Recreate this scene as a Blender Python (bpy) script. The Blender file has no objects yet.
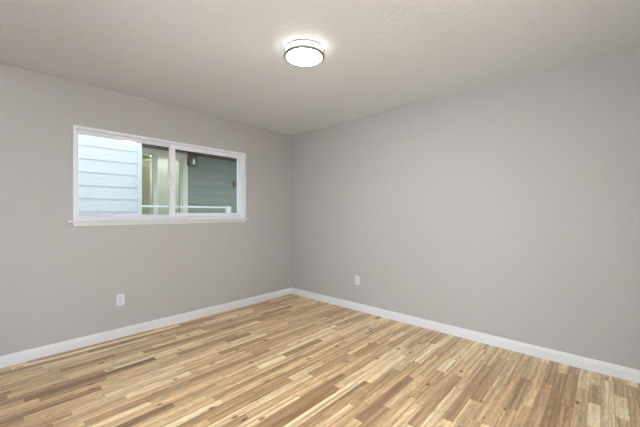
import bpy, bmesh, math, random
from mathutils import Vector, Matrix

# ---------------------------------------------------------------- camera, world, light, exposure
S = bpy.context.scene
COL = S.collection
CAM = Vector((-3.245, -3.571, 1.232))
YAW = math.radians(42.6)                       # forward direction, measured from +x
cd = bpy.data.cameras.new('camera')
cd.sensor_width = 36.0
cd.lens = 36.0 * 311.2 / 640.0
cd.shift_y = 0.0004
cd.clip_start = 0.02
co = bpy.data.objects.new('camera', cd); COL.objects.link(co)
co.location = CAM
co.rotation_euler = (math.pi/2, 0, YAW - math.pi/2)
S.camera = co

W = bpy.data.worlds.new('sky'); S.world = W; W.use_nodes = True
bg = W.node_tree.nodes['Background']
bg.inputs['Color'].default_value = (0.86, 0.92, 1.0, 1)
bg.inputs['Strength'].default_value = 1.87

S.view_settings.view_transform = 'Standard'
S.view_settings.look = 'None'
S.view_settings.gamma = 1.0
S.view_settings.use_curve_mapping = False
S.view_settings.exposure = 0.71

LAMP_DOWN = 50.0
LAMP_SIDE = 4.5
HALL_FILL = 1600.0  # strength of the added hallway fill lamp

# ---------------------------------------------------------------- helpers
def srgb(r, g, b):
    f = lambda c: (c/255/12.92) if c/255 <= 0.04045 else ((c/255+0.055)/1.055)**2.4
    return (f(r), f(g), f(b), 1)

def nmat(name):
    m = bpy.data.materials.new(name); m.use_nodes = True
    nt = m.node_tree
    return m, nt, nt.nodes['Principled BSDF']

def paint(name, col, rough=0.6, bump=0.0, scale=120.0, var=0.0, metal=0.0, spec=0.5, dist=0.001):
    m, nt, p = nmat(name)
    p.inputs['Base Color'].default_value = col
    p.inputs['Roughness'].default_value = rough
    p.inputs['Metallic'].default_value = metal
    p.inputs['Specular IOR Level'].default_value = spec
    tc = nt.nodes.new('ShaderNodeTexCoord')
    no = nt.nodes.new('ShaderNodeTexNoise')
    no.inputs['Scale'].default_value = scale
    no.inputs['Detail'].default_value = 3
    nt.links.new(tc.outputs['Object'], no.inputs['Vector'])
    if bump:
        b = nt.nodes.new('ShaderNodeBump')
        b.inputs['Strength'].default_value = bump
        b.inputs['Distance'].default_value = dist
        nt.links.new(no.outputs['Fac'], b.inputs['Height'])
        nt.links.new(b.outputs['Normal'], p.inputs['Normal'])
    if var:
        mx = nt.nodes.new('ShaderNodeMix'); mx.data_type = 'RGBA'
        mx.inputs[6].default_value = tuple(c*(1-var) for c in col[:3]) + (1,)
        mx.inputs[7].default_value = tuple(min(1, c*(1+var)) for c in col[:3]) + (1,)
        nt.links.new(no.outputs['Fac'], mx.inputs[0])
        nt.links.new(mx.outputs[2], p.inputs['Base Color'])
    return m

def glow(name, col, strength):
    m = bpy.data.materials.new(name); m.use_nodes = True
    nt = m.node_tree; p = nt.nodes['Principled BSDF']
    p.inputs['Base Color'].default_value = (.9, .9, .88, 1)
    p.inputs['Roughness'].default_value = .3
    p.inputs['Emission Color'].default_value = col
    p.inputs['Emission Strength'].default_value = strength
    return m

def glass(name, tint=(.97, .99, .98, 1), ior=1.5, rough=0.0):
    m = bpy.data.materials.new(name); m.use_nodes = True
    nt = m.node_tree; nt.nodes.clear()
    out = nt.nodes.new('ShaderNodeOutputMaterial')
    mx = nt.nodes.new('ShaderNodeMixShader')
    tr = nt.nodes.new('ShaderNodeBsdfTransparent'); tr.inputs[0].default_value = tint
    gl = nt.nodes.new('ShaderNodeBsdfGlossy'); gl.inputs['Roughness'].default_value = rough
    fr = nt.nodes.new('ShaderNodeFresnel'); fr.inputs['IOR'].default_value = ior
    nt.links.new(fr.outputs[0], mx.inputs[0])
    nt.links.new(tr.outputs[0], mx.inputs[1])
    nt.links.new(gl.outputs[0], mx.inputs[2])
    nt.links.new(mx.outputs[0], out.inputs[0])
    return m

def obj(name, bm, mat, parent=None, loc=(0, 0, 0), bevel=0.0, smooth=False, seg=2):
    me = bpy.data.meshes.new(name)
    bmesh.ops.recalc_face_normals(bm, faces=bm.faces)
    if smooth:
        for f in bm.faces: f.smooth = True
    bm.to_mesh(me); bm.free()
    me.materials.append(mat)
    o = bpy.data.objects.new(name, me); COL.objects.link(o)
    o.location = loc
    if parent: o.parent = parent
    if bevel:
        b = o.modifiers.new('bevel', 'BEVEL'); b.width = bevel; b.segments = seg
        b.limit_method = 'ANGLE'; b.angle_limit = math.radians(40)
    return o

def box(bm, x0, x1, y0, y1, z0, z1):
    v = [bm.verts.new((x, y, z)) for x in (x0, x1) for y in (y0, y1) for z in (z0, z1)]
    for q in ((0,1,3,2),(4,6,7,5),(0,4,5,1),(2,3,7,6),(0,2,6,4),(1,5,7,3)):
        bm.faces.new([v[i] for i in q])
    return bm

def boxes(*bs):
    bm = bmesh.new()
    for b in bs: box(bm, *b)
    return bm

def extrude_profile(bm, pts, a, b, fn):
    """closed 2-D profile pts swept from a to b; fn(t, u, v) gives the point"""
    n = len(pts)
    A = [bm.verts.new(fn(a, *p)) for p in pts]; B = [bm.verts.new(fn(b, *p)) for p in pts]
    for i in range(n):
        bm.faces.new((A[i], A[(i+1) % n], B[(i+1) % n], B[i]))
    bm.faces.new(A); bm.faces.new(B[::-1])
    return bm

def tube(bm, p0, p1, r, n=12):
    p0 = Vector(p0); p1 = Vector(p1); d = (p1-p0).normalized()
    a = d.orthogonal().normalized(); b = d.cross(a)
    A = [bm.verts.new(p0 + r*(math.cos(t)*a + math.sin(t)*b)) for t in [2*math.pi*i/n for i in range(n)]]
    B = [bm.verts.new(v.co + (p1-p0)) for v in A]
    for i in range(n): bm.faces.new((A[i], A[(i+1) % n], B[(i+1) % n], B[i]))
    bm.faces.new(A); bm.faces.new(B[::-1])
    return bm

def lathe(bm, prof, n=64, closed=False):
    """prof: list of (r, z) revolved about z; closed joins last to first"""
    rings = []
    for r, z in prof:
        if r < 1e-6: rings.append([bm.verts.new((0, 0, z))])
        else: rings.append([bm.verts.new((r*math.cos(2*math.pi*i/n), r*math.sin(2*math.pi*i/n), z)) for i in range(n)])
    m = len(rings)
    for k in range(m if closed else m-1):
        A, B = rings[k], rings[(k+1) % m]
        for i in range(n):
            j = (i+1) % n
            if len(A) == 1 and len(B) == 1: continue
            if len(A) == 1: bm.faces.new((A[0], B[i], B[j]))
            elif len(B) == 1: bm.faces.new((A[i], B[0], A[j]))
            else: bm.faces.new((A[i], B[i], B[j], A[j]))
    return bm

def empty(name, loc, label, cat, rz=0, group=None):
    o = bpy.data.objects.new(name, None); COL.objects.link(o)
    o.location = loc; o.rotation_euler = (0, 0, rz); o.empty_display_size = .1
    o['label'] = label; o['category'] = cat
    if group: o['group'] = group
    return o

def struct(o, label=None, cat=None):
    o['kind'] = 'structure'
    if label: o['label'] = label
    if cat: o['category'] = cat
    return o

# ---------------------------------------------------------------- materials
def wall_paint(name, col, bump=.25, scale=55, rough=.55, dist=.0012):
    m, nt, p = nmat(name)
    p.inputs['Roughness'].default_value = rough
    p.inputs['Specular IOR Level'].default_value = .35
    tc = nt.nodes.new('ShaderNodeTexCoord')
    n1 = nt.nodes.new('ShaderNodeTexNoise'); n1.inputs['Scale'].default_value = scale; n1.inputs['Detail'].default_value = 4
    n2 = nt.nodes.new('ShaderNodeTexNoise'); n2.inputs['Scale'].default_value = 1.3
    nt.links.new(tc.outputs['Object'], n1.inputs['Vector'])
    nt.links.new(tc.outputs['Object'], n2.inputs['Vector'])
    mx = nt.nodes.new('ShaderNodeMix'); mx.data_type = 'RGBA'
    mx.inputs[6].default_value = tuple(c*.985 for c in col[:3]) + (1,)
    mx.inputs[7].default_value = tuple(c*1.015 for c in col[:3]) + (1,)
    nt.links.new(n2.outputs['Fac'], mx.inputs[0]); nt.links.new(mx.outputs[2], p.inputs['Base Color'])
    b = nt.nodes.new('ShaderNodeBump'); b.inputs['Strength'].default_value = bump; b.inputs['Distance'].default_value = dist
    nt.links.new(n1.outputs['Fac'], b.inputs['Height']); nt.links.new(b.outputs['Normal'], p.inputs['Normal'])
    return m

M_WALL = wall_paint('greige wall paint', (.528, .517, .506, 1))
M_CEIL = wall_paint('ceiling paint', (.71, .73, .755, 1), bump=.9, scale=28, rough=.7, dist=.003)
M_TRIM = paint('white semi gloss trim paint', (.84, .85, .865, 1), .35, bump=.05)
M_VINYL = paint('white window vinyl', (.91, .94, .99, 1), .35, bump=.03)
M_GLASS = glass('window glass', (.955, .98, .965, 1), 1.6)
M_DOORGLASS = glass('door glass', (.95, .98, .96, 1), 1.5)
M_NICKEL = paint('brushed nickel', (.42, .41, .37, 1), .32, metal=1.0, bump=.05, scale=300)
M_PLASTIC = paint('white outlet plastic', (.76, .79, .84, 1), .3)
M_RECEPT = paint('receptacle face plastic', (.70, .73, .80, 1), .35)
M_SLOT = paint('dark slot', (.22, .22, .24, 1), .6)
M_SCREW = paint('screw steel', (.6, .6, .6, 1), .3, metal=1)
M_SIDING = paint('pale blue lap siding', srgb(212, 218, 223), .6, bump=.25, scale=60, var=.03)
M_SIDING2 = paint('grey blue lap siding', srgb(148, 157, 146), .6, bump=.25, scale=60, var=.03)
M_EXTRIM = paint('cream exterior trim', srgb(246, 244, 232), .5, bump=.1)
M_SOFFIT = paint('brown stained soffit', srgb(112, 78, 54), .7, bump=.3, scale=25, var=.2)
M_BLIND = paint('cream blind slats', srgb(248, 250, 240), .5)
M_DARKMETAL = paint('dark bronze metal', (.09, .08, .06, 1), .5)
M_RAIL = paint('white railing paint', (.85, .88, .86, 1), .4)
M_CONCRETE = paint('weathered grey concrete', (.36, .35, .33, 1), .85, bump=.4, scale=30, var=.15)
M_TAN = paint('tan box', srgb(150, 112, 62), .6)
M_STUCCO = paint('outer house paint', (.5, .58, .6, 1), .7, bump=.3)
M_NEIGH = paint('neighbour room paint', (.45, .42, .34, 1), .8)

def floor_material():
    m, nt, p = nmat('three strip hickory laminate')
    N = nt.nodes; L = nt.links
    at = N.new('ShaderNodeAttribute'); at.attribute_name = 'stave'      # r tone, g warmth, b seed
    uv = N.new('ShaderNodeAttribute'); uv.attribute_name = 'local'      # r along, g across, b length
    sp = N.new('ShaderNodeSeparateColor'); L.new(at.outputs['Color'], sp.inputs[0])
    tc = N.new('ShaderNodeTexCoord')
    def math_(op, a, b=None, c=None):
        n = N.new('ShaderNodeMath'); n.operation = op
        for i, x in enumerate((a, b, c)):
            if x is None: continue
            if isinstance(x, (int, float)): n.inputs[i].default_value = x
            else: L.new(x, n.inputs[i])
        return n.outputs[0]
    # per-stave coordinates shifted by the seed
    sx = N.new('ShaderNodeSeparateXYZ'); L.new(tc.outputs['Object'], sx.inputs[0])
    seed = math_('MULTIPLY', sp.outputs[2], 37.0)
    cb = N.new('ShaderNodeCombineXYZ')
    L.new(math_('ADD', sx.outputs[0], seed), cb.inputs[0]); L.new(sx.outputs[1], cb.inputs[1]); L.new(seed, cb.inputs[2])
    def noise(scx, scy, detail, dist=0.0):
        mp = N.new('ShaderNodeVectorMath'); mp.operation = 'MULTIPLY'; mp.inputs[1].default_value = (scx, scy, 1)
        L.new(cb.outputs[0], mp.inputs[0])
        n = N.new('ShaderNodeTexNoise'); n.inputs['Scale'].default_value = 1; n.inputs['Detail'].default_value = detail
        n.inputs['Distortion'].default_value = dist
        L.new(mp.outputs[0], n.inputs['Vector']); return n.outputs['Fac']
    grain = noise(5, 70, 5, .8)
    fine = noise(14, 320, 3)
    cath = noise(2.6, 17, 2, 1.2)
    # colour along tone
    rp = N.new('ShaderNodeValToRGB'); L.new(sp.outputs[0], rp.inputs[0])
    e = rp.color_ramp.elements
    stops = [(0.0, srgb(124, 92, 62)), (.25, srgb(167, 132, 92)), (.5, srgb(198, 165, 119)), (.75, srgb(214, 186, 141)), (1.0, srgb(228, 206, 164))]
    e[0].position, e[0].color = stops[0]; e[1].position, e[1].color = stops[-1]
    for pos, c in stops[1:-1]:
        k = e.new(pos); k.color = c
    # warmth: pinkish mix
    mw = N.new('ShaderNodeMix'); mw.data_type = 'RGBA'; mw.blend_type = 'MULTIPLY'
    L.new(math_('MULTIPLY', sp.outputs[1], .45), mw.inputs[0]); L.new(rp.outputs[0], mw.inputs[6]); mw.inputs[7].default_value = (.97, .87, .87, 1)
    # grain darkening
    gband = math_('MULTIPLY_ADD', math_('SINE', math_('MULTIPLY', cath, 46.0)), .5, .5)
    lane = noise(.9, 38, 2, .3)
    lr = N.new('ShaderNodeMapRange'); L.new(lane, lr.inputs[0]); lr.inputs[1].default_value = .34; lr.inputs[2].default_value = .62
    lr.inputs[3].default_value = .66; lr.inputs[4].default_value = 1.18
    g1 = math_('MULTIPLY', math_('MULTIPLY_ADD', gband, .22, .84), lr.outputs[0])
    g2 = math_('MULTIPLY_ADD', grain, .80, .60)
    g3 = math_('MULTIPLY_ADD', fine, .24, .88)
    g = math_('MULTIPLY', math_('MULTIPLY', g1, g2), g3)
    # mineral streaks, dark patches
    st = noise(3.2, 26, 3, .4)
    srp = N.new('ShaderNodeMapRange'); L.new(st, srp.inputs[0]); srp.inputs[1].default_value = .62; srp.inputs[2].default_value = .74
    srp.inputs[3].default_value = 1; srp.inputs[4].default_value = .55
    g = math_('MULTIPLY', g, srp.outputs[0])
    # knots
    vm = N.new('ShaderNodeVectorMath'); vm.operation = 'MULTIPLY'; vm.inputs[1].default_value = (1.7, 3.4, 1); L.new(cb.outputs[0], vm.inputs[0])
    vo = N.new('ShaderNodeTexVoronoi'); vo.inputs['Scale'].default_value = 1; vo.voronoi_dimensions = '2D'; L.new(vm.outputs[0], vo.inputs['Vector'])
    kn = N.new('ShaderNodeMapRange'); L.new(vo.outputs['Distance'], kn.inputs[0]); kn.interpolation_type = 'SMOOTHSTEP'
    kn.inputs[1].default_value = .018; kn.inputs[2].default_value = .055; kn.inputs[3].default_value = .25; kn.inputs[4].default_value = 1
    g = math_('MULTIPLY', g, kn.outputs[0])
    # joints between staves
    su = N.new('ShaderNodeSeparateColor'); L.new(uv.outputs['Color'], su.inputs[0])
    ea = math_('MINIMUM', su.outputs[1], math_('SUBTRACT', 0.0645, su.outputs[1]))
    eb = math_('MINIMUM', su.outputs[0], math_('SUBTRACT', su.outputs[2], su.outputs[0]))
    ed = math_('MINIMUM', ea, eb)
    jr = N.new('ShaderNodeMapRange'); L.new(ed, jr.inputs[0]); jr.inputs[1].default_value = 0; jr.inputs[2].default_value = .0030
    jr.inputs[3].default_value = .58; jr.inputs[4].default_value = 1
    g = math_('MULTIPLY', math_('MULTIPLY', g, jr.outputs[0]), 1.44)
    mm = N.new('ShaderNodeMix'); mm.data_type = 'RGBA'; mm.blend_type = 'MULTIPLY'; mm.inputs[0].default_value = 1
    cg = N.new('ShaderNodeCombineColor')
    L.new(math_('POWER', g, .9), cg.inputs[0]); L.new(g, cg.inputs[1]); L.new(math_('POWER', g, 1.15), cg.inputs[2])
    L.new(mw.outputs[2], mm.inputs[6]); L.new(cg.outputs[0], mm.inputs[7])
    L.new(mm.outputs[2], p.inputs['Base Color'])
    p.inputs['Specular IOR Level'].default_value = .7
    p.inputs['Coat Weight'].default_value = .3; p.inputs['Coat Roughness'].default_value = .25
    L.new(math_('MULTIPLY_ADD', grain, .12, .36), p.inputs['Roughness'])
    b = N.new('ShaderNodeBump'); b.inputs['Strength'].default_value = .10; b.inputs['Distance'].default_value = .0006
    L.new(grain, b.inputs['Height']); L.new(b.outputs['Normal'], p.inputs['Normal'])
    return m
M_FLOOR = floor_material()

# ---------------------------------------------------------------- room shell
XW, YS, H, T = -3.45, -4.10, 2.44, 0.14        # west wall, south wall, ceiling height, wall thickness
WX0, WX1, WZ0, WZ1 = -2.672, -0.858, 1.183, 2.027   # rough opening of the window

# floor: one mesh, every stave its own face so it can carry its own tone
rnd = random.Random(29)
bm = bmesh.new()
cs = bm.loops.layers.float_color.new('stave'); cl = bm.loops.layers.float_color.new('local')
SW = 0.0645
nrow = int(math.ceil((0 - YS)/SW))
last = .5
for k in range(nrow):
    y1 = -k*SW; y0 = max(y1-SW, YS)
    x = XW - rnd.uniform(0, .5)
    while x < 0:
        ln = rnd.choice((.30, .38, .46, .54, .62, .72, .82, .95))*rnd.uniform(.9, 1.1)
        xa, xb = max(x, XW), min(x+ln, 0)
        if xb > xa + 1e-4:
            tone = min(1, max(0, rnd.gauss(.60, .19)))
            if rnd.random() < .11: tone = rnd.uniform(.9, 1.0)
            if rnd.random() < .09: tone = rnd.uniform(.22, .36)
            warm = rnd.random()**1.4; seed = rnd.random()
            vs = [bm.verts.new(c) for c in ((xa, y0, 0), (xb, y0, 0), (xb, y1, 0), (xa, y1, 0))]
            f = bm.faces.new(vs)
            for lp, (a, c) in zip(f.loops, ((xa-x, y0-(y1-SW)), (xb-x, y0-(y1-SW)), (xb-x, SW), (xa-x, SW))):
                lp[cs] = (tone, warm, seed, 1); lp[cl] = (a, c, ln, 1)
        x += ln
floor_slab_bottom = -.12
v = [bm.verts.new(c) for c in ((XW, YS, floor_slab_bottom), (0, YS, floor_slab_bottom), (0, 0, floor_slab_bottom), (XW, 0, floor_slab_bottom),
                               (XW, YS, -.0005), (0, YS, -.0005), (0, 0, -.0005), (XW, 0, -.0005))]
for q in ((3,2,1,0), (0,1,5,4), (1,2,6,5), (2,3,7,6), (3,0,4,7)): bm.faces.new([v[i] for i in q])
me = bpy.data.meshes.new('floor'); bm.to_mesh(me); bm.free(); me.materials.append(M_FLOOR)
fl = bpy.data.objects.new('floor', me); COL.objects.link(fl)
struct(fl, 'three-strip wood laminate floor in mixed tan, cream and brown staves', 'floor')

struct(obj('ceiling', boxes((XW-T, T, YS-T, T, H, H+.15)), M_CEIL), 'lightly textured off-white ceiling', 'ceiling')
struct(obj('wall_north', boxes((XW-T, WX0, 0, T, -.12, H), (WX1, T, 0, T, -.12, H), (WX0, WX1, 0, T, -.12, WZ0), (WX0, WX1, 0, T, WZ1, H)), M_WALL),
       'greige wall with the white sliding window', 'wall')
struct(obj('wall_east', boxes((0, T, YS-T, 0, -.12, H)), M_WALL), 'plain greige wall on the right with one outlet', 'wall')
DX0, DX1, DZ = -3.20, -2.08, 2.06               # doorway added behind the camera to let hall fill light in
struct(obj('wall_south', boxes((XW-T, DX0, YS-T, YS, -.12, H), (DX1, 0, YS-T, YS, -.12, H), (DX0, DX1, YS-T, YS, DZ, H)), M_WALL), 'greige wall behind the viewpoint with an added open doorway for fill light', 'wall')
VY0, VY1, VZ0, VZ1 = -3.7, -1.0, .10, 2.12  # opening in the unseen west wall, sized to admit fill daylight
struct(obj('wall_west', boxes((XW-T, XW, YS, VY0, -.12, H), (XW-T, XW, VY1, 0, -.12, H), (XW-T, XW, VY0, VY1, -.12, VZ0), (XW-T, XW, VY0, VY1, VZ1, H)), M_WALL), 'greige wall left of the viewpoint', 'wall')
# unseen hallway added beyond the doorway, white walls to bounce fill light
HY = YS-T-1.5
struct(obj('wall_hall', boxes((DX0-1, DX1+1, HY-.1, HY, -.12, H), (DX0-1.1, DX0-1, HY-.1, YS-T, -.12, H), (DX1+1, DX1+1.1, HY-.1, YS-T, -.12, H)), wall_paint('white hallway paint', (.78, .78, .78, 1))), 'added white hallway walls that bounce fill light through the doorway', 'wall')
struct(obj('floor_hall', boxes((DX0-1, DX1+1, HY, YS-T, -.12, 0), (DX0, DX1, YS-T, YS, -.12, 0)), paint('hall wood', srgb(190, 150, 108), .4, var=.1, scale=8)), 'tan wood hallway floor', 'floor')
struct(obj('ceiling_hall', boxes((DX0-1.1, DX1+1.1, HY-.1, YS-T, H, H+.15)), M_CEIL), 'off-white hallway ceiling', 'ceiling')

# baseboards: real moulded profile
BH, BT = .092, .014
prof = [(0, 0), (BT, 0), (BT, BH-.028), (BT-.0015, BH-.025), (BT-.0015, BH-.022), (BT-.004, BH-.014), (BT-.008, BH-.005), (BT-.010, BH), (0, BH)]
struct(obj('baseboard_north', extrude_profile(bmesh.new(), prof, XW, 0, lambda t, u, v: (t, -u, v)), M_TRIM), 'white baseboard under the window wall', 'baseboard')
struct(obj('baseboard_east', extrude_profile(bmesh.new(), prof, YS, -BT, lambda t, u, v: (-u, t, v)), M_TRIM), 'white baseboard along the right wall', 'baseboard')
struct(obj('baseboard_west', extrude_profile(bmesh.new(), prof, YS, -BT, lambda t, u, v: (XW+u, t, v)), M_TRIM), 'white baseboard along the left wall behind the viewpoint', 'baseboard')
bm = bmesh.new()
extrude_profile(bm, prof, XW+BT, DX0-.06, lambda t, u, v: (t, YS+u, v)); extrude_profile(bm, prof, DX1+.06, -BT, lambda t, u, v: (t, YS+u, v))
struct(obj('baseboard_south', bm, M_TRIM), 'white baseboard beside the doorway', 'baseboard')
struct(obj('trim_1', boxes((DX0-.06, DX0, YS, YS+.015, 0, DZ+.06), (DX1, DX1+.06, YS, YS+.015, 0, DZ+.06), (DX0, DX1, YS, YS+.015, DZ, DZ+.06)), M_TRIM, bevel=.003), 'white casing around the added doorway', 'trim')

# ---------------------------------------------------------------- window
win = bpy.data.objects.new('window_1', None); COL.objects.link(win)
win.location = ((WX0+WX1)/2, 0, WZ0)
struct(win, 'white vinyl horizontal sliding window on the left wall', 'window')
wl = Vector(win.location)
def wpart(name, bm, mat, parent=win, **k):
    base = wl if parent is win else Vector((0, 0, 0))
    for v in bm.verts: v.co -= wl
    o = obj(name, bm, mat, parent, **k)
    return o
def ring(x0, x1, z0, z1, w, y0, y1, wt=None, wb=None, wr=None, wlf=None):
    wt = w if wt is None else wt; wb = w if wb is None else wb; wr = w if wr is None else wr; wlf = w if wlf is None else wlf
    return [(x0, x0+wlf, y0, y1, z0, z1), (x1-wr, x1, y0, y1, z0, z1), (x0+wlf, x1-wr, y0, y1, z0, z0+wb), (x0+wlf, x1-wr, y0, y1, z1-wt, z1)]
fr = ring(WX0-.013, WX1+.013, WZ0-.013, WZ1+.013, .022, -.014, 0)       # flange on the wall face
fr += ring(WX0, WX1, WZ0, WZ1, .012, 0, T+.02)                          # liner through the wall
fr += ring(WX0+.012, WX1-.012, WZ0+.012, WZ1-.012, .016, .055, T+.005)  # track frame
wpart('window_frame', boxes(*fr), M_VINYL, bevel=.002)
MX = -1.787
# fixed lite on the left
g0 = boxes(*ring(WX0+.028, MX+.02, WZ0+.028, WZ1-.028, .012, .070, .095, wr=.030))
wpart('fixed_frame', g0, M_VINYL, bevel=.002)
wpart('window_pane', boxes((WX0+.038, MX-.008, .080, .085, WZ0+.038, WZ1-.038)), M_GLASS)
# sliding sash on the right, in the inner track
SX0, SX1, SZ0, SZ1 = MX-.036, WX1-.014, WZ0+.014, WZ1-.014
sash = wpart('sliding_sash', boxes(*ring(SX0, SX1, SZ0, SZ1, .046, .022, .052, wlf=.066, wr=.052)), M_VINYL, bevel=.003)
def spart(name, bm, mat, **k):
    for v in bm.verts: v.co -= wl
    return obj(name, bm, mat, sash, **k)
spart('window_pane', boxes((SX0+.06, SX1-.046, .034, .039, SZ0+.04, SZ1-.04)), M_GLASS)
bm = boxes((SX0-.006, SX0+.016, .004, .022, 1.55, 1.67), (SX0-.020, SX0+.006, -.012, .006, 1.575, 1.635))
spart('latch', bm, M_VINYL, bevel=.003)
# stool and apron
bm = boxes((WX0-.058, WX1+.040, -.052, .0, 1.152, 1.170), (WX0, WX1, 0, .05, 1.152, 1.170))
wpart('window_stool', bm, M_TRIM, bevel=.004)
wpart('window_apron', boxes((WX0-.013, WX1+.016, -.014, 0, 1.118, 1.152)), M_TRIM, bevel=.003)

w2 = struct(obj('window_fill', boxes(*[(XW-.10, XW-.05, a, b, c, d) for a, b, c, d in ((VY0, VY0+.05, VZ0, VZ1), (VY1-.05, VY1, VZ0, VZ1), (VY0+.05, VY1-.05, VZ0, VZ0+.05), (VY0+.05, VY1-.05, VZ1-.05, VZ1), ((VY0+VY1)/2-.025, (VY0+VY1)/2+.025, VZ0+.05, VZ1-.05))]), M_VINYL, bevel=.003),  # unseen window added to bring in more daylight
       'added white framed window beside the viewpoint, unseen, for fill daylight', 'window')
obj('window_pane', boxes((XW-.078, XW-.073, VY0+.045, VY1-.045, VZ0+.045, VZ1-.045)), M_GLASS, w2)

# ---------------------------------------------------------------- ceiling light
lamp = empty('ceiling_light', (-1.644, -1.942, H), 'round flush ceiling light with two nickel rings around a glowing white drum', 'ceiling light')
R = .148
obj('base_pan', lathe(bmesh.new(), [(0, 0), (.118, 0), (.118, -.006), (0, -.006)]), paint('white enamel', (.8, .8, .78, 1), .4), lamp)
obj('glass_drum', lathe(bmesh.new(), [(.130, -.006), (.136, -.012), (.1365, -.030), (.1365, -.052)]), glow('lit drum glass', (1, .95, .87, 1), LAMP_SIDE), lamp, smooth=True)
obj('diffuser', lathe(bmesh.new(), [(.1365, -.0522), (.130, -.056), (.10, -.060), (.06, -.062), (0, -.063)]), glow('lit diffuser glass', (1, .985, .98, 1), LAMP_DOWN), lamp, smooth=True)
for z0, hh in ((-.020, .015), (-.065, .016)):
    obj('ring', lathe(bmesh.new(), [(R-.018, z0), (R+.001, z0), (R+.002, z0+hh/2), (R, z0+hh), (R-.011, z0+hh)], n=96, closed=True), M_NICKEL, lamp, smooth=False)
for k in range(3):
    a = math.radians(222.6 + 120*k)
    bm = boxes((-.002, .002, -.004, .004, -.060, -.006))
    st = obj('strut', bm, M_NICKEL, lamp, loc=((R-.004)*math.cos(a), (R-.004)*math.sin(a), 0)); st.rotation_euler = (0, 0, a)
    bm = tube(bmesh.new(), (.0, 0, -.040), (.006, 0, -.040), .004)
    kn = obj('thumb_screw', bm, M_NICKEL, st)
for k in range(3):
    a = math.radians(222.6 + 120*k)
    obj('arm', tube(bmesh.new(), (.116*math.cos(a), .116*math.sin(a), -.003), ((R-.004)*math.cos(a), (R-.004)*math.sin(a), -.008), .0022, 8), M_NICKEL, lamp)

# unseen hallway lamp, added as fill light for the room
hl = empty('ceiling_light', (-1.35, YS-T-.75, H), 'added unseen fill lamp on the hallway ceiling beyond the doorway', 'ceiling light')
obj('diffuser', lathe(bmesh.new(), [(.17, 0), (.17, -.05), (.12, -.075), (0, -.08)]), glow('hall fill lamp glass', (.76, .86, 1, 1), HALL_FILL), hl, smooth=True)

# ---------------------------------------------------------------- outlets
def outlet(loc, rz, label):
    o = empty('wall_outlet', loc, label, 'outlet', rz)
    # local: plate faces -y
    bm = boxes((-.035, .035, -.006, 0, -.0575, .0575))
    obj('cover_plate', bm, M_PLASTIC, o, bevel=.003)
    for s in (-1, 1):
        r = obj('receptacle', boxes((-.0165, .0165, -.0085, -.004, s*.0205-.0145, s*.0205+.0145)), M_RECEPT, o, bevel=.004)
        obj('slot', boxes((-.0080, -.0055, -.0092, -.0080, s*.0205-.002, s*.0205+.008), (.0055, .0080, -.0092, -.0080, s*.0205-.001, s*.0205+.007)), M_SLOT, r)
    obj('screw', tube(bmesh.new(), (0, -.0055, 0), (0, -.0075, 0), .003), M_SCREW, o)
    return o
outlet((-2.306, 0, .373), 0, 'white duplex wall outlet low under the window')
outlet((0, -1.237, .386), -math.pi/2, 'white duplex wall outlet low on the right wall near the corner')

# ---------------------------------------------------------------- outside: the neighbouring house
NY, FY = 2.0, 3.10          # near siding plane, recessed porch wall plane
NX = -1.50                  # where the near wall ends
GZ = -.35
struct(obj('ground', boxes((-9, 9, T+.02, 12, GZ-.2, GZ)), M_CONCRETE), 'grey concrete ground between the houses', 'ground')
struct(obj('wall_exterior', boxes((-7, XW-T, 0, T, GZ, H+.15), (T, 6, 0, T, GZ, H+.15)), M_STUCCO), 'outer wall of the house beside the room', 'wall')

def siding(bm, x0, x1, y, z0, z1, t=.018, ex=.192, phase=1.264):
    """lap boards on a wall facing -y; the butt edge of each board sits at phase + n*ex"""
    k0 = math.floor((z0-phase)/ex)
    z = phase + k0*ex
    while z < z1:
        a, b = max(z, z0), min(z+ex, z1)
        if b > a+.002:
            fa = (a-z)/ex; fb = (b-z)/ex
            pts = [(y, a), (y-t*(1-fa)-.003, a), (y-t*(1-fb)-.003, b), (y, b)]
            extrude_profile(bm, pts, x0, x1, lambda s, u, v: (s, u, v))
        z += ex
    return bm

house = empty('neighbouring_house', (NX, NY, GZ), 'pale blue lap-sided house seen through the window, with recessed porch', 'house')
hl_ = Vector(house.location)
def hpart(name, bm, mat, parent=house, **k):
    for v in bm.verts: v.co -= hl_
    return obj(name, bm, mat, parent, **k)
hpart('siding_wall', siding(bmesh.new(), -8, NX-.005, NY, GZ, 4.6, t=.010), M_SIDING)['label'] = 'bright pale blue siding'
hpart('wall_core', boxes((-8, NX-.005, NY, NY+.12, GZ, 4.6), (NX-.125, NX-.005, NY+.12, FY, GZ, 4.6)), M_SIDING)
hpart('corner_board', boxes((NX-.05, NX+.018, NY-.024, NY, GZ, 2.56), (NX-.005, NX+.018, NY, NY+.09, GZ, 2.56)), M_SIDING, bevel=.002)
# porch wall with the door opening
DL, DR, DT, DB = -1.42, -.235, 2.52, .32
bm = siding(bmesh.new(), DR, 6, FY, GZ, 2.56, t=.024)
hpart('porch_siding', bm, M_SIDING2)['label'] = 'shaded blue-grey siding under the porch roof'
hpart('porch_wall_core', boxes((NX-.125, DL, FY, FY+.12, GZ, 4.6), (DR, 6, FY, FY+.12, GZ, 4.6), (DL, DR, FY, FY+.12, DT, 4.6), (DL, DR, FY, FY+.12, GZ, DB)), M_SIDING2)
hpart('porch_ceiling', boxes((NX-.005, 6, NY-.12, FY, 2.56, 2.62)), M_SOFFIT)['label'] = 'dark brown porch ceiling'
hpart('eave_fascia', boxes((NX-.005, 6, NY-.16, NY-.12, 2.54, 2.72)), M_EXTRIM)
hpart('porch_floor', boxes((NX-.005, 6, NY-.05, FY, GZ, .30)), M_CONCRETE)
hpart('upper_wall', boxes((NX-.005, 6, NY, NY+.1, 2.62, 4.6)), M_SIDING)
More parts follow.
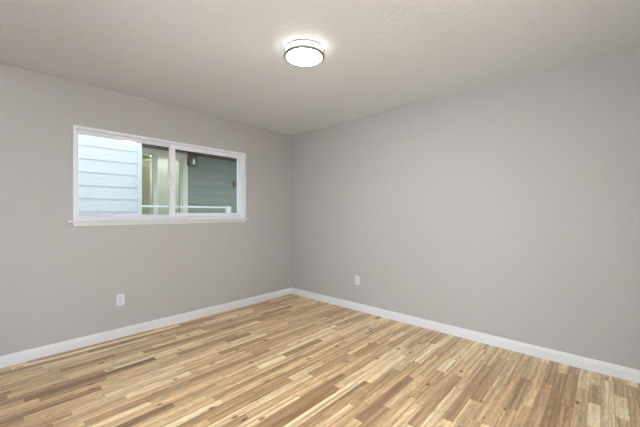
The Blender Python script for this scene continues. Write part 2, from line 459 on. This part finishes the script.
hpart('frieze_board', boxes((DR+.003, 6, FY-.028, FY-.018, 2.50, 2.56)), M_SOFFIT)
hpart('room_interior', boxes((DL-.6, DR+.6, FY+1.6, FY+1.7, .2, 2.6), (DL-.7, DL-.6, FY+.12, FY+1.7, .2, 2.6), (DR+.6, DR+.7, FY+.12, FY+1.7, .2, 2.6),
      (DL-.7, DR+.7, FY+.12, FY+1.7, .1, .2), (DL-.7, DR+.7, FY+.12, FY+1.7, 2.6, 2.7)), M_NEIGH)

# sliding glass door on the porch
door = empty('sliding_glass_door', (DL, FY, DB), 'cream-framed sliding glass door with blinds on the neighbouring porch', 'door')
dl = Vector(door.location)
def dpart(name, bm, mat, parent=door, **k):
    for v in bm.verts: v.co -= dl
    return obj(name, bm, mat, parent, **k)
dpart('door_frame', boxes((DL, DL+.05, FY-.03, FY+.11, DB, DT), (DR-.105, DR, FY-.035, FY+.11, DB, DT), (DL+.05, DR-.105, FY-.03, FY+.11, DT-.085, DT), (DL+.05, DR-.105, FY-.03, FY+.11, DB, DB+.06)), M_EXTRIM, bevel=.003)
MLX = -.870
def panel(x0, x1, y, nm, sl, sr):
    s = dpart(nm, boxes(*ring(x0, x1, DB+.06, DT-.085, .045, y, y+.04, wlf=sl, wr=sr)), M_EXTRIM, bevel=.003)
    bm = boxes((x0+sl-.005, x1-sr+.005, y+.015, y+.021, DB+.1, DT-.125))
    for v in bm.verts: v.co -= dl
    obj('door_pane', bm, M_DOORGLASS, s)
    return s
panel(DL+.05, MLX+.015, FY+.055, 'fixed_panel', .05, .05)
panel(MLX-.05, DR-.105, FY+.005, 'sliding_panel', .09, .03)
for m_ in (M_BLIND,):
    nt_ = m_.node_tree; p_ = nt_.nodes['Principled BSDF']
    tl = nt_.nodes.new('ShaderNodeBsdfTranslucent'); tl.inputs[0].default_value = (.93, .92, .90, 1)
    ms = nt_.nodes.new('ShaderNodeMixShader'); ms.inputs[0].default_value = .45
    nt_.links.new(p_.outputs[0], ms.inputs[1]); nt_.links.new(tl.outputs[0], ms.inputs[2])
    nt_.links.new(ms.outputs[0], nt_.nodes['Material Output'].inputs[0])
nlamp = empty('ceiling_light', (-.75, FY+.85, 2.6), 'lamp added inside the neighbouring room to brighten the porch door blinds', 'ceiling light')  # added to brighten the blinds from behind
obj('diffuser', lathe(bmesh.new(), [(.16, 0), (.16, -.05), (.11, -.075), (0, -.08)]), glow('blind fill lamp glass', (.95, .98, .95, 1), 55), nlamp, smooth=True)
def blind(x0, x1, y, label, mat, ang, n0=DB+.08, n1=DT-.10):
    t = empty('window_blind', ((x0+x1)/2, y, n1), label, 'blind', group=None)
    bm = bmesh.new(); z = n0 - n1
    w = (x1-x0)/2
    while z < -.03:
        c, s = math.cos(ang)*.025, math.sin(ang)*.025
        extrude_profile(bm, [(-c, z-s-.001), (c, z+s-.001), (c, z+s+.001), (-c, z-s+.001)], -w, w, lambda a, u, v: (a, u, v))
        z += .042
    obj('slats', bm, mat, t)
    obj('head_rail', boxes((-w, w, -.025, .025, -.035, 0)), mat, t, bevel=.003)
    bm = bmesh.new()
    for sx in (-.6*w, .6*w): tube(bm, (sx, 0, n0-n1), (sx, 0, -.03), .0015, 6)
    obj('cord', bm, mat, t)
M_BLIND2 = paint('olive tan blind slats', srgb(190, 184, 150), .6)
blind(DL+.06, MLX-.055, FY+.165, 'olive tan slatted blind behind the left panel of the porch door', M_BLIND2, .9)
blind(MLX+.045, DR-.12, FY+.145, 'cream slatted blind behind the middle panel of the porch door', M_BLIND, 1.3)

# wall lantern
lan = empty('wall_lantern', (-.180, FY-.018, 2.365), 'dark square porch lantern with two bulbs beside the glass door', 'lantern')
obj('back_plate', boxes((-.055, .055, -.012, 0, -.06, .06)), M_DARKMETAL, lan, bevel=.003)
a, b_ = .064, .010
fr = []
for sx in (-1, 1):
    for yy in (-.17, -.035):
        fr.append((sx*a-b_, sx*a+b_, yy-b_, yy+b_, -.09, .09))
fr += [(-a-b_, a+b_, -.18, -.025, .082, .10), (-a-b_, a+b_, -.18, -.025, -.10, -.085), (-.02, .02, -.03, -.01, -.02, .02)]
obj('cage', boxes(*fr), M_DARKMETAL, lan)
obj('lantern_glass', boxes((-a, a, -.172, -.170, -.085, .082)), M_DOORGLASS, lan)
for sx in (-.035, .035):
    obj('bulb', lathe(bmesh.new(), [(0, -.06), (.014, -.055), (.016, .01), (.010, .045), (0, .06)], 16), glow('warm bulb', (1, .85, .5, 1), .35), lan, loc=(sx, -.10, 0), smooth=True)

# small box on the siding
tb = obj('junction_box', boxes((-.062, .062, -.05, 0, -.068, .068)), M_TAN, loc=(.925, FY-.029, 1.949), bevel=.006)
tb['label'] = 'small tan box mounted on the shaded porch siding at right'; tb['category'] = 'box'

# railing at the porch edge
RY = NY+.04; RZ = 1.372; PX = .115
rl = empty('porch_railing', (PX, RY, .30), 'white porch railing with a thin top rail and square end post', 'railing')
def rpart(name, bm, mat=M_RAIL, **k):
    for v in bm.verts: v.co -= Vector((PX, RY, .30))
    return obj(name, bm, mat, rl, **k)
rpart('top_rail', boxes((NX+.02, PX-.04, RY-.022, RY+.022, RZ-.030, RZ)), bevel=.004)
rpart('bottom_rail', boxes((NX+.02, PX-.04, RY-.018, RY+.018, .38, .41)), bevel=.004)
rpart('end_post', boxes((PX-.045, PX+.045, RY-.045, RY+.045, .30, RZ+.004)), bevel=.006)
x = NX+.12
while x < PX-.1:
    rpart('baluster', boxes((x-.012, x+.012, RY-.012, RY+.012, .41, RZ-.19))); x += .12
rpart('middle_rail', boxes((NX+.02, PX-.04, RY-.015, RY+.015, RZ-.19, RZ-.165)))
